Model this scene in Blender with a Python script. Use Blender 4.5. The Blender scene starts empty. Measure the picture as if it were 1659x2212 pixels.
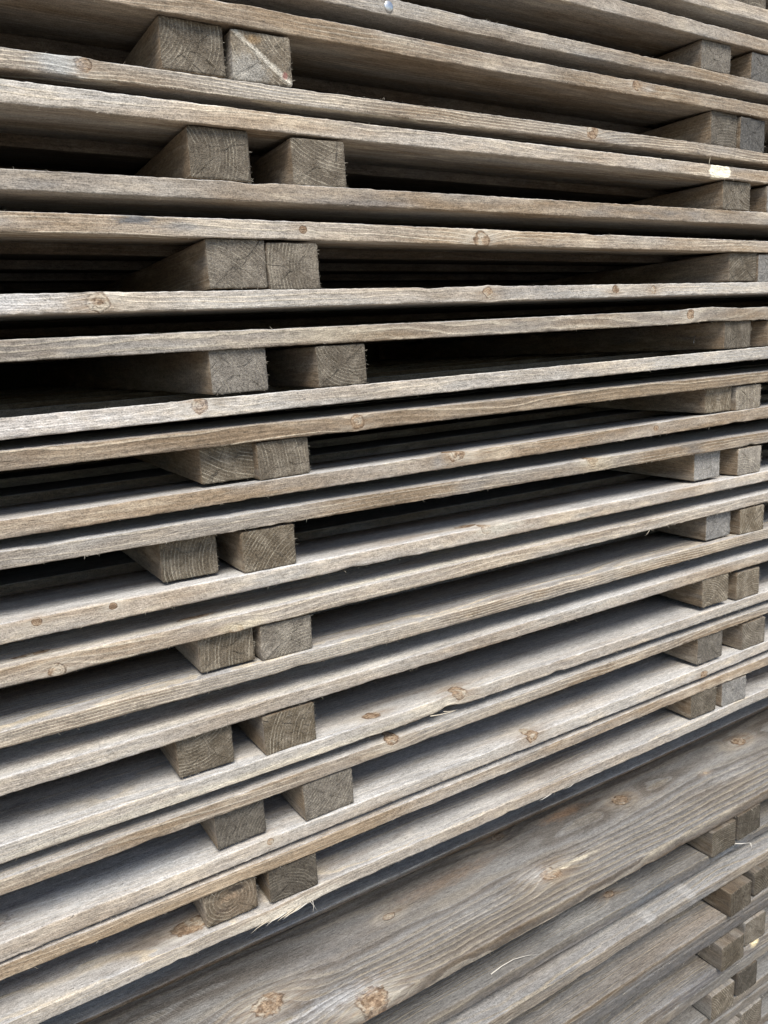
import bpy, math, random
import numpy as np
from mathutils import Matrix, Vector

SC = bpy.context.scene
COL = SC.collection
D = 0.85          # distance camera -> front plane of the upper stack (m)
H = 1.52          # camera height (m)

# ------------------------------------------------------------------ camera
cam = bpy.data.cameras.new('camera')
camo = bpy.data.objects.new('camera', cam)
COL.objects.link(camo)
R_ = Vector((0.851991, -0.52083, -0.053359)); U_ = Vector((0.152862, 0.149982, 0.9768)); F_ = Vector((0.500744, 0.840382, -0.207399))
camo.matrix_world = Matrix(((R_.x, U_.x, -F_.x, 0), (R_.y, U_.y, -F_.y, -D), (R_.z, U_.z, -F_.z, H), (0, 0, 0, 1)))
cam.sensor_fit = 'VERTICAL'; cam.sensor_height = 36.0; cam.lens = 36.0 * 1670 / 2212
cam.clip_start = 0.02; cam.clip_end = 500
SC.camera = camo

# ------------------------------------------------------------------ light: bright overcast, soft light from the front left
SUN_EL, SUN_AZ = math.radians(55), math.radians(-158)      # azimuth from +Y, clockwise: behind and left of the camera
w = bpy.data.worlds.new('World'); SC.world = w; w.use_nodes = True
nt = w.node_tree
sky = nt.nodes.new('ShaderNodeTexSky'); sky.sky_type = 'NISHITA'; sky.sun_disc = False
sky.sun_elevation = SUN_EL; sky.sun_rotation = SUN_AZ; sky.air_density = 1.0; sky.dust_density = 1.0; sky.ozone_density = 1.0
nt.links.new(sky.outputs[0], nt.nodes['Background'].inputs[0]); nt.nodes['Background'].inputs[1].default_value = 0.052
sl = bpy.data.lights.new('sun', 'SUN'); sl.energy = 1.5; sl.angle = math.radians(28); sl.color = (1.0, 0.945, 0.865)
so = bpy.data.objects.new('sun', sl); COL.objects.link(so)
sd = Vector((math.sin(SUN_AZ) * math.cos(SUN_EL), math.cos(SUN_AZ) * math.cos(SUN_EL), math.sin(SUN_EL)))
so.rotation_euler = sd.to_track_quat('Z', 'Y').to_euler()
SC.view_settings.view_transform = 'Standard'; SC.view_settings.look = 'None'
SC.view_settings.exposure = 1.90; SC.view_settings.gamma = 1.0; SC.view_settings.use_curve_mapping = False
SC.cycles.max_bounces = 8; SC.cycles.diffuse_bounces = 6
SC.cycles.use_denoising = True

rng = np.random.default_rng(7)
random.seed(7)

# ------------------------------------------------------------------ node helpers
class G:
    def __init__(s, tree): s.t = tree
    def n(s, typ, **kw):
        nd = s.t.nodes.new(typ)
        for k, v in kw.items(): setattr(nd, k, v)
        return nd
    def put(s, sock, v):
        if v is None: return
        if hasattr(v, 'is_output') or isinstance(v, bpy.types.NodeSocket): s.t.links.new(v, sock)
        else: sock.default_value = v
    def m(s, op, a, b=None, c=None, clamp=False):
        nd = s.n('ShaderNodeMath', operation=op); nd.use_clamp = clamp
        for i, v in enumerate((a, b, c)): s.put(nd.inputs[i], v)
        return nd.outputs[0]
    def vm(s, op, a, b=None):
        nd = s.n('ShaderNodeVectorMath', operation=op); s.put(nd.inputs[0], a); s.put(nd.inputs[1], b)
        return nd.outputs['Value'] if op in ('LENGTH', 'DOT_PRODUCT') else nd.outputs[0]
    def noise(s, vec, scale=(1, 1, 1), detail=2.0, rough=0.5, dist=0.0):
        v = s.vm('MULTIPLY', vec, scale)
        nd = s.n('ShaderNodeTexNoise'); nd.noise_dimensions = '3D'; s.put(nd.inputs['Vector'], v)
        nd.inputs['Scale'].default_value = 1.0; nd.inputs['Detail'].default_value = detail
        nd.inputs['Roughness'].default_value = rough; nd.inputs['Distortion'].default_value = dist
        return nd.outputs[0]
    def mix(s, f, a, b, blend='MIX'):
        nd = s.n('ShaderNodeMix', data_type='RGBA', blend_type=blend); nd.clamp_factor = True
        s.put(nd.inputs[0], f); s.put(nd.inputs[6], a); s.put(nd.inputs[7], b)
        return nd.outputs[2]
    def ss(s, v, a, b, lo=0.0, hi=1.0):
        nd = s.n('ShaderNodeMapRange', interpolation_type='SMOOTHSTEP')
        s.put(nd.inputs[0], v); nd.inputs[1].default_value = a; nd.inputs[2].default_value = b
        nd.inputs[3].default_value = lo; nd.inputs[4].default_value = hi
        return nd.outputs[0]
    def xyz(s, v):
        nd = s.n('ShaderNodeSeparateXYZ'); s.put(nd.inputs[0], v); return nd.outputs
    def comb(s, x, y, z):
        nd = s.n('ShaderNodeCombineXYZ')
        for i, v in enumerate((x, y, z)): s.put(nd.inputs[i], v)
        return nd.outputs[0]

def new_group(name, ins, outs):
    g = bpy.data.node_groups.new(name, 'ShaderNodeTree')
    for n, t, d in ins:
        sk = g.interface.new_socket(n, in_out='INPUT', socket_type=t)
        if d is not None: sk.default_value = d
    for n, t in outs: g.interface.new_socket(n, in_out='OUTPUT', socket_type=t)
    gi = g.nodes.new('NodeGroupInput'); go = g.nodes.new('NodeGroupOutput')
    return g, G(g), gi, go
FL, VE, CO = 'NodeSocketFloat', 'NodeSocketVector', 'NodeSocketColor'

# ---- knot: a branch seen in section; deflects the grain round it
KN, k, gi, go = new_group('knot', [('P', VE, None), ('C', VE, None), ('S', VE, None), ('Lift', FL, 0.01),
    ('Warp', FL, 0.0), ('Mask', FL, 0.0), ('Tone', FL, 0.0), ('Halo', FL, 0.0)], [('Warp', FL), ('Mask', FL), ('Tone', FL), ('Halo', FL)])
i = gi.outputs
dv = k.vm('MULTIPLY', k.vm('SUBTRACT', i['P'], i['C']), i['S'])
nz = k.noise(i['P'], (85, 100, 100), 3.0, 0.6)
d0 = k.vm('LENGTH', dv)
d = k.m('ADD', d0, k.m('MULTIPLY', k.m('SUBTRACT', nz, 0.5), 0.95))
mask = k.ss(d, 0.86, 1.05, 1.0, 0.0)
rings = k.m('MULTIPLY_ADD', k.m('SINE', k.m('MULTIPLY', d, 17.0)), 0.14, 0.14)
rim = k.m('MULTIPLY', k.ss(d, 0.72, 0.95), k.ss(k.noise(i['P'], (90, 90, 90), 2.0), 0.38, 0.58, 0.25, 1.0))
crack = k.m('MULTIPLY', k.ss(k.noise(i['P'], (420, 420, 420), 3.0), 0.60, 0.70), 0.6)
tone = k.m('MULTIPLY', mask, k.m('MAXIMUM', k.m('ADD', rings, crack), rim))
dh = k.vm('LENGTH', k.vm('MULTIPLY', dv, (0.45, 0.75, 0.75)))
bell = k.m('POWER', 2.718, k.m('MULTIPLY', k.m('MULTIPLY', dh, dh), -0.8))
halo = k.m('MULTIPLY', bell, k.m('SUBTRACT', 1.0, mask))
o = go.inputs
k.put(o['Warp'], k.m('MULTIPLY_ADD', bell, i['Lift'], i['Warp']))
k.put(o['Mask'], k.m('MAXIMUM', mask, i['Mask'])); k.put(o['Tone'], k.m('MAXIMUM', tone, i['Tone'])); k.put(o['Halo'], k.m('MAXIMUM', halo, i['Halo']))

# ---- patch: an irregular stain, bruise, fresh break, pale strip or painted sky tint
PA, k, gi, go = new_group('stain_tint_patch', [('Color', CO, None), ('P', VE, None), ('C', VE, None), ('S', VE, None), ('Patch', CO, None),
    ('Amount', FL, 1.0), ('Ragged', FL, 0.8), ('Soft', FL, 0.25), ('Val', FL, 1.0)], [('Color', CO), ('Mask', FL)])
i = gi.outputs
d = k.vm('LENGTH', k.vm('MULTIPLY', k.vm('SUBTRACT', i['P'], i['C']), i['S']))
d = k.m('ADD', d, k.m('MULTIPLY', k.m('SUBTRACT', k.noise(i['P'], (55, 190, 190), 4.0, 0.6), 0.5), k.m('MULTIPLY', i['Ragged'], 2.0)))
ms = k.m('MULTIPLY', k.m('DIVIDE', k.m('SUBTRACT', 1.0, d), i['Soft'], clamp=True), i['Amount'])
pc = k.mix(1.0, i['Patch'], k.comb(i['Val'], i['Val'], i['Val']), 'MULTIPLY')
k.put(go.inputs['Color'], k.mix(ms, i['Color'], pc)); k.put(go.inputs['Mask'], ms)

# ---- wood
WG, k, gi, go = new_group('weathered_wood', [('P', VE, None), ('Seed', FL, 0.0), ('Warp', FL, 0.0), ('Mask', FL, 0.0), ('Tone', FL, 0.0), ('Halo', FL, 0.0),
    ('PithY', FL, 0.05), ('PithZ', FL, -0.03), ('Spacing', FL, 0.005), ('Grey', FL, 0.5), ('Bright', FL, 1.0), ('Late', FL, 0.5), ('End', FL, 0.0), ('Up', FL, 0.0), ('EndGrey', FL, 0.0), ('EndBright', FL, 1.0), ('Saw', FL, 0.5)],
    [('Color', CO), ('Height', FL), ('Val', FL)])
i = gi.outputs
P = i['P']
Q = k.vm('ADD', P, k.comb(k.m('MULTIPLY', i['Seed'], 7.31), k.m('MULTIPLY', i['Seed'], 3.17), k.m('MULTIPLY', i['Seed'], 5.77)))
px, py, pz = k.xyz(P)
n1 = k.m('SUBTRACT', k.noise(Q, (2.6, 11, 11), 2.5, 0.5), 0.5)
n2 = k.m('SUBTRACT', k.noise(Q, (16, 60, 60), 2.0, 0.5), 0.5)
ry = k.m('SUBTRACT', py, i['PithY']); rz = k.m('SUBTRACT', pz, i['PithZ'])
rr = k.m('SQRT', k.m('ADD', k.m('MULTIPLY', ry, ry), k.m('MULTIPLY', rz, rz)))
r = k.m('ADD', k.m('ADD', k.m('MULTIPLY_ADD', n1, k.m('MULTIPLY_ADD', i['End'], -0.022, 0.030), rr), k.m('MULTIPLY', n2, 0.0028)), i['Warp'])
ph = k.m('DIVIDE', r, i['Spacing'])
fr = k.m('FRACT', ph)
late = k.m('MULTIPLY', k.ss(fr, 0.52, 0.88), k.ss(fr, 0.93, 1.0, 1.0, 0.0))
wn = k.n('ShaderNodeTexWhiteNoise', noise_dimensions='1D'); k.put(wn.inputs['W'], k.m('ADD', k.m('FLOOR', ph), i['Seed']))
late = k.m('MULTIPLY', late, k.m('MULTIPLY_ADD', wn.outputs[0], 1.1, 0.15)); l0 = late
late = k.m('MULTIPLY', late, k.ss(k.noise(Q, (7, 45, 45), 2.0), 0.34, 0.58, 0.15, 1.0))
late = k.m('MULTIPLY', k.m('ADD', late, k.m('MULTIPLY', l0, k.m('SUBTRACT', i['Late'], 0.45, clamp=True))), 1.0)
fib = k.noise(Q, (34, 560, 560), 3.0, 0.6)
fib2 = k.noise(Q, (150, 900, 900), 2.0, 0.6)
spk = k.noise(Q, (620, 760, 760), 2.0, 0.6)
blo = k.noise(Q, (3.2, 20, 20), 4.0, 0.55)
blo2 = k.noise(Q, (11, 52, 52), 3.0, 0.6)
ga = k.m('MULTIPLY_ADD', k.m('SUBTRACT', blo, 0.5), 3.0, i['Grey'], clamp=True)
col = k.mix(ga, (0.246, 0.183, 0.121, 1), (0.350, 0.326, 0.290, 1))
col = k.mix(k.m('MULTIPLY', k.ss(blo2, 0.50, 0.72), 0.55), col, (0.43, 0.365, 0.275, 1))
col = k.mix(k.m('MULTIPLY', i['Up'], k.ss(blo, 0.25, 0.6, 0.35, 0.85)), col, (0.44, 0.435, 0.42, 1))  # upward faces paler: weather greying plus sky light put into the colour
bl3 = k.noise(k.vm('ADD', Q, (3.3, 1.7, 9.1)), (5.0, 30, 30), 3.0, 0.6)
col = k.mix(k.m('MULTIPLY', k.ss(bl3, 0.54, 0.74), 0.60), col, (0.19, 0.185, 0.178, 1))
col = k.mix(k.m('MULTIPLY', k.m('MULTIPLY', k.m('MULTIPLY', late, i['Late']), 0.85), k.m('SUBTRACT', 1.0, i['End'])), col, (0.49, 0.43, 0.335, 1))
erl = k.m('MULTIPLY', k.m('MULTIPLY', k.ss(fr, 0.0, 0.06), k.ss(fr, 0.12, 0.55, 1.0, 0.0)), k.m('SUBTRACT', i['Late'], 0.6, clamp=True))
col = k.mix(k.m('MULTIPLY', k.m('MULTIPLY', erl, 0.65), k.m('SUBTRACT', 1.0, i['End'])), col, (0.155, 0.122, 0.092, 1))
# mould dots
dots = k.m('MULTIPLY', k.ss(k.noise(Q, (150, 340, 340), 2.0, 0.7), 0.66, 0.74), k.ss(k.noise(Q, (9, 30, 30), 2.0), 0.48, 0.66))
col = k.mix(k.m('MULTIPLY', dots, 0.8), col, (0.075, 0.07, 0.065, 1))
# pale raised fibres
tf = k.ss(k.noise(Q, (90, 620, 620), 3.0, 0.65), 0.62, 0.76)
tf = k.m('MULTIPLY', tf, k.ss(blo2, 0.35, 0.6))
col = k.mix(k.m('MULTIPLY', tf, 0.42), col, (0.60, 0.545, 0.45, 1))
# saw marks (slanted ripples across the grain)
sw = k.m('ADD', k.m('ADD', px, k.m('MULTIPLY', k.m('ADD', py, pz), 0.55)), k.m('MULTIPLY', n2, 0.006))
sw = k.m('POWER', k.m('MULTIPLY_ADD', k.m('SINE', k.m('MULTIPLY', sw, 2 * math.pi / 0.0078)), 0.5, 0.5), 5.0)
sw = k.m('MULTIPLY', k.m('MULTIPLY', sw, k.ss(k.noise(Q, (6, 26, 26), 2.0), 0.52, 0.68)), i['Saw'])
# end grain
mid0 = k.noise(k.vm('ADD', Q, (1.9, 6.1, 2.4)), (60, 260, 260), 4.0, 0.65)
er = k.m('MULTIPLY', late, 1.0)
eb = k.mix(k.ss(blo2, 0.4, 0.7), (0.148, 0.116, 0.076, 1), (0.232, 0.194, 0.142, 1))
eb = k.mix(k.m('MULTIPLY', er, 1.0), eb, (0.42, 0.37, 0.28, 1))
et = k.ss(k.noise(k.vm('ADD', Q, (0.7, 2.1, 4.4)), (60, 430, 760), 3.0, 0.7), 0.57, 0.70)
eb = k.mix(k.m('MULTIPLY', et, k.ss(bl3, 0.32, 0.62, 0.10, 0.72)), eb, (0.50, 0.46, 0.40, 1))
ed = k.ss(k.noise(k.vm('ADD', Q, (5.7, 1.1, 7.4)), (60, 620, 620), 2.0, 0.6), 0.56, 0.72)
eb = k.mix(k.m('MULTIPLY', ed, 0.65), eb, (0.07, 0.058, 0.045, 1))
egs = k.mix(k.ss(mid0, 0.40, 0.62), (0.25, 0.252, 0.25, 1), (0.40, 0.392, 0.37, 1))
egs = k.mix(k.m('MULTIPLY', er, 0.8), egs, (0.09, 0.09, 0.092, 1))
eb = k.mix(i['EndGrey'], eb, egs)
# radial drying checks
vec = k.n('ShaderNodeVectorMath', operation='NORMALIZE'); k.put(vec.inputs[0], k.comb(0.0, ry, rz))
chk = k.noise(k.vm('ADD', vec.outputs[0], k.comb(k.m('MULTIPLY', i['Seed'], 3.1), 0.0, 0.0)), (1, 28, 28), 2.0, 0.5)
chk = k.m('MULTIPLY', k.ss(chk, 0.62, 0.68), k.ss(blo2, 0.48, 0.58))
eb = k.mix(k.m('MULTIPLY', chk, 0.75), eb, (0.035, 0.03, 0.025, 1))
eb = k.mix(1.0, eb, k.comb(i['EndBright'], i['EndBright'], i['EndBright']), 'MULTIPLY')
col = k.mix(i['End'], col, eb)
val = k.m('MULTIPLY_ADD', k.m('SUBTRACT', fib, 0.5), 0.65, 1.0)
val = k.m('ADD', val, k.m('MULTIPLY', k.m('SUBTRACT', fib2, 0.5), 0.8))
val = k.m('ADD', val, k.m('MULTIPLY', k.m('SUBTRACT', spk, 0.5), 1.6))
mid = k.noise(k.vm('ADD', Q, (2.2, 8.8, 4.1)), (95, 300, 300), 4.0, 0.65)
val = k.m('ADD', val, k.m('MULTIPLY', k.m('SUBTRACT', mid, 0.5), 1.2))
val = k.m('ADD', val, k.m('MULTIPLY', k.m('SUBTRACT', blo2, 0.5), 0.7))
val = k.m('MAXIMUM', val, 0.25)
pv = k.m('MULTIPLY', val, k.m('MULTIPLY_ADD', k.m('SUBTRACT', late, erl), 0.30, 1.0))
val = k.m('MULTIPLY', k.m('MULTIPLY_ADD', sw, 0.22, val), i['Bright'])
col = k.mix(1.0, col, k.comb(val, val, val), 'MULTIPLY')
# knots
kq = k.noise(Q, (130, 150, 150), 3.0, 0.6)
kc = k.mix(k.ss(kq, 0.40, 0.58), (0.20, 0.135, 0.085, 1), (0.37, 0.275, 0.185, 1))
kc = k.mix(k.ss(k.noise(Q, (60, 75, 75), 2.0), 0.50, 0.66), kc, (0.47, 0.41, 0.32, 1))
kc = k.mix(i['Tone'], kc, (0.070, 0.040, 0.025, 1))
kc = k.mix(1.0, kc, k.comb(k.m('MULTIPLY_ADD', spk, 0.9, 0.55), k.m('MULTIPLY_ADD', spk, 0.9, 0.55), k.m('MULTIPLY_ADD', spk, 0.9, 0.55)), 'MULTIPLY')
hal = k.mix(k.ss(blo2, 0.4, 0.6), (0.27, 0.20, 0.135, 1), (0.46, 0.42, 0.35, 1))
col = k.mix(k.m('MULTIPLY', i['Halo'], k.ss(fib, 0.30, 0.62, 0.30, 0.85)), col, hal)
col = k.mix(i['Mask'], col, kc)
k.put(go.inputs['Color'], col)
h = k.m('ADD', k.m('MULTIPLY', fib, 0.55), k.m('MULTIPLY', fib2, 0.50))
h = k.m('ADD', h, k.m('MULTIPLY', spk, k.m('MULTIPLY_ADD', i['End'], 0.9, 0.45)))
h = k.m('ADD', h, k.m('MULTIPLY', late, 0.30))
h = k.m('ADD', h, k.m('MULTIPLY', sw, 0.5))
h = k.m('ADD', h, k.m('MULTIPLY', tf, 0.5))
h = k.m('ADD', h, k.m('MULTIPLY', et, k.m('MULTIPLY', i['End'], 1.2)))
h = k.m('ADD', h, k.m('MULTIPLY', mid, 0.7))
h = k.m('SUBTRACT', h, k.m('MULTIPLY', i['Tone'], 0.9))
k.put(go.inputs['Height'], h); k.put(go.inputs['Val'], pv)

_seed = [0]
def wood(name, knots=(), patches=(), pith=(0.05, -0.03), spacing=0.005, grey=0.5, bright=1.0, late=0.5, saw=0.5, batten=False, bump=0.0009, rand=False):
    """knots: (x,y,z, sx,sy,sz radii, lift); patches: (x,y,z, sx,sy,sz, colour, amount, ragged, soft)"""
    _seed[0] += 1
    m = bpy.data.materials.new(name); m.use_nodes = True
    g = G(m.node_tree); bs = m.node_tree.nodes['Principled BSDF']
    tc = g.n('ShaderNodeTexCoord')
    P = tc.outputs['Object']
    if batten:
        x, y, z = g.xyz(P); P = g.comb(y, x, z)
        nx, ny, nz = g.xyz(tc.outputs['Normal'])
        end = g.ss(g.m('ABSOLUTE', ny), 0.55, 0.8)
    wn = g.n('ShaderNodeGroup'); wn.node_tree = WG
    prev = None
    for (kx, ky, kz, sx, sy, sz, lift) in knots:
        kn = g.n('ShaderNodeGroup'); kn.node_tree = KN
        g.put(kn.inputs['P'], P); kn.inputs['C'].default_value = (kx, ky, kz); kn.inputs['S'].default_value = (1 / sx, 1 / sy, 1 / sz)
        kn.inputs['Lift'].default_value = lift
        if prev:
            for s in ('Warp', 'Mask', 'Tone', 'Halo'): g.put(kn.inputs[s], prev.outputs[s])
        prev = kn
    if prev:
        for s in ('Warp', 'Mask', 'Tone', 'Halo'): g.put(wn.inputs[s], prev.outputs[s])
    g.put(wn.inputs['P'], P)
    if rand:
        oi = g.n('ShaderNodeObjectInfo')
        g.put(wn.inputs['Seed'], g.m('MULTIPLY_ADD', oi.outputs['Random'], 9.0, float(_seed[0]) * 0.37))
        an = g.m('MULTIPLY', g.m('FRACT', g.m('MULTIPLY', oi.outputs['Random'], 37.0)), 6.283)
        ra = g.m('MULTIPLY_ADD', g.m('FRACT', g.m('MULTIPLY', oi.outputs['Random'], 91.0)), 0.09, 0.045)
        g.put(wn.inputs['PithY'], g.m('MULTIPLY_ADD', g.m('COSINE', an), ra, 0.034))
        g.put(wn.inputs['PithZ'], g.m('MULTIPLY_ADD', g.m('SINE', an), ra, 0.024))
        g.put(wn.inputs['Bright'], g.m('MULTIPLY_ADD', g.m('FRACT', g.m('MULTIPLY', oi.outputs['Random'], 13.0)), 0.35 * bright, 0.82 * bright))
        g.put(wn.inputs['Grey'], g.m('MULTIPLY_ADD', g.m('FRACT', g.m('MULTIPLY', oi.outputs['Random'], 53.0)), 0.5, grey - 0.25))
    else:
        wn.inputs['Seed'].default_value = _seed[0] * 1.618
        wn.inputs['PithY'].default_value, wn.inputs['PithZ'].default_value = pith
        wn.inputs['Bright'].default_value = bright; wn.inputs['Grey'].default_value = grey
    wn.inputs['Spacing'].default_value = spacing
    wn.inputs['Late'].default_value = late; wn.inputs['Saw'].default_value = saw
    if batten:
        g.put(wn.inputs['End'], end)
        oc = g.n('ShaderNodeObjectInfo'); cr, cg, cb = g.xyz(oc.outputs['Color'])
        g.put(wn.inputs['EndBright'], cr); g.put(wn.inputs['EndGrey'], cg)
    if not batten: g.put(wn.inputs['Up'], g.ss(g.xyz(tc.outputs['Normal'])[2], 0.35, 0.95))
    col = wn.outputs['Color']
    for (x, y, z, sx, sy, sz, c, am, rg, sf) in patches:
        pn = g.n('ShaderNodeGroup'); pn.node_tree = PA
        g.put(pn.inputs['P'], P); pn.inputs['C'].default_value = (x, y, z); pn.inputs['S'].default_value = (1 / sx, 1 / sy, 1 / sz)
        pn.inputs['Patch'].default_value = (*c, 1); pn.inputs['Amount'].default_value = am
        pn.inputs['Ragged'].default_value = rg; pn.inputs['Soft'].default_value = sf
        g.put(pn.inputs['Val'], wn.outputs['Val'])
        g.put(pn.inputs['Color'], col); col = pn.outputs['Color']
    g.put(bs.inputs['Base Color'], col)
    bs.inputs['Roughness'].default_value = 0.88; bs.inputs['Specular IOR Level'].default_value = 0.25
    bp = g.n('ShaderNodeBump'); bp.inputs['Strength'].default_value = 0.9; bp.inputs['Distance'].default_value = bump
    g.put(bp.inputs['Height'], wn.outputs['Height']); g.put(bs.inputs['Normal'], bp.outputs[0])
    return m

def plain(name, c, rough=0.8, metal=0.0, scale=200, var=0.4):
    m = bpy.data.materials.new(name); m.use_nodes = True
    g = G(m.node_tree); bs = m.node_tree.nodes['Principled BSDF']
    tc = g.n('ShaderNodeTexCoord')
    v = g.m('MULTIPLY_ADD', g.m('SUBTRACT', g.noise(tc.outputs['Object'], (scale,) * 3, 4.0, 0.6), 0.5), var * 2, 1.0)
    g.put(bs.inputs['Base Color'], g.mix(1.0, (*c, 1), g.comb(v, v, v), 'MULTIPLY'))
    bs.inputs['Roughness'].default_value = rough; bs.inputs['Metallic'].default_value = metal
    return m

# ------------------------------------------------------------------ mesh helpers
def mesh_obj(name, verts, faces, mats, parent=None, loc=(0, 0, 0), smooth=True, midx=None):
    me = bpy.data.meshes.new(name)
    me.from_pydata([tuple(map(float, v)) for v in verts], [], faces)
    for m in mats: me.materials.append(m)
    if smooth: me.polygons.foreach_set('use_smooth', np.ones(len(me.polygons), bool))
    if midx is not None: me.polygons.foreach_set('material_index', np.array(midx, np.int32))
    me.update()
    o = bpy.data.objects.new(name, me); COL.objects.link(o)
    if parent: o.parent = parent
    o.location = loc
    return o

def rail(n, step, amp, L):
    """smooth random curve sampled n times along length L"""
    kx = np.arange(-2, L / step + 3) * step
    kv = rng.normal(0, amp, len(kx))
    x = np.linspace(0, L, n); t = x / step + 2; i0 = np.floor(t).astype(int); f = t - i0
    f = f * f * (3 - 2 * f)
    return kv[i0] * (1 - f) + kv[np.minimum(i0 + 1, len(kv) - 1)] * f

def tube(rows):
    """rows: (n, m, 3) closed profile rows -> verts, quads + end caps"""
    n, m, _ = rows.shape
    v = rows.reshape(-1, 3); f = []
    for a in range(n - 1):
        b = a * m
        for j in range(m):
            j2 = (j + 1) % m
            f.append((b + j, b + j2, b + m + j2, b + m + j))
    f.append(tuple(range(m - 1, -1, -1))); f.append(tuple(range((n - 1) * m, n * m)))
    return v, f

X0, X1 = -1.7, 2.6
def board(name, mat, parent, zt, zb, width, taper_t=0.0, taper_b=0.0, nx=1050, er=0.0022, yoff=0.0, rough=1.0, bulges=(), ecurve=None, loc=(0, 0, 0), x0=X0, x1=X1):
    """zt, zb: functions of world x giving local top/bottom height of the front edge."""
    xs = np.linspace(x0, x1, nx); L = x1 - x0
    T, Bq = zt(xs), zb(xs)
    prof = []   # (y, side, inset) side: 1 top, 0 bottom fraction
    c = [(1 - math.cos(a), 1 - math.sin(a)) for a in np.linspace(0, math.pi / 2, 5)]
    ys_top = [er * 2.2, 0.012, 0.025, 0.05, 0.09, width - 0.004]
    P_ = []
    for fq in (0.25, 0.5, 0.75): P_.append((0.0, fq, 0, 'f'))
    for cy, cz in c: P_.append((cy * er, 1.0, -cz * er, 't'))
    for yy in ys_top: P_.append((yy, 1.0, 0, 'T'))
    P_.append((width, 0.7, 0, 'r')); P_.append((width, 0.3, 0, 'r'))
    for yy in reversed(ys_top): P_.append((yy, 0.0, 0, 'B'))
    for cy, cz in reversed(c): P_.append((cy * er, 0.0, cz * er, 'b'))
    m = len(P_)
    rows = np.zeros((nx, m, 3)); rows[:, :, 0] = xs[:, None]
    face_y = (rail(nx, 0.35, 0.0009, L) + rail(nx, 0.03, 0.00025, L) + rail(nx, 0.008, 0.00012, L)) * rough
    tz = (rail(nx, 0.55, 0.0006, L) + rail(nx, 0.06, 0.00007, L) + rail(nx, 0.006, 0.00018, L)) * rough
    bz = (rail(nx, 0.55, 0.0006, L) + rail(nx, 0.06, 0.00007, L) + rail(nx, 0.006, 0.00018, L)) * rough
    if nx > 500:       # bruised and chipped arrises
        bulges = list(bulges) + [(rng.uniform(x0, x1), rng.uniform(.004, .018), -abs(rng.normal(0, .0009)), 0, rng.uniform(0, .0012)) if rng.random() < .5 else
                  (rng.uniform(x0, x1), rng.uniform(.004, .018), 0, abs(rng.normal(0, .0009)), rng.uniform(0, .0012)) for _ in range(14)]
    for (bx, sx, at, ab, ay) in bulges:
        e = np.exp(-((xs - bx) / sx) ** 2); tz = tz + at * e; bz = bz + ab * e; face_y = face_y + ay * e
    for j, (yy, fr, dz, kd) in enumerate(P_):
        t = min(yy / width, 1.0)
        top = T - taper_t * t; bot = Bq + taper_b * t
        fade = math.exp(-yy / 0.03)
        top = top + tz * fade; bot = bot + bz * fade
        rows[:, j, 2] = bot + (top - bot) * fr + dz
        y = yy + yoff
        if kd in 'ftb': y = y + face_y + rail(nx, 0.02, 0.00018, L) * rough + rail(nx, 0.006, 0.00010, L) * rough
        elif yy < 0.05: y = y + face_y * fade
        if kd in 'TB': rows[:, j, 2] += rail(nx, 0.02, 0.00014, L) * rough
        if kd in 'tb': rows[:, j, 2] += rail(nx, 0.005, 0.00014, L) * rough
        rows[:, j, 1] = y
    v, f = tube(rows)
    return mesh_obj(name, v, f, [mat], parent, loc)

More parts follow.
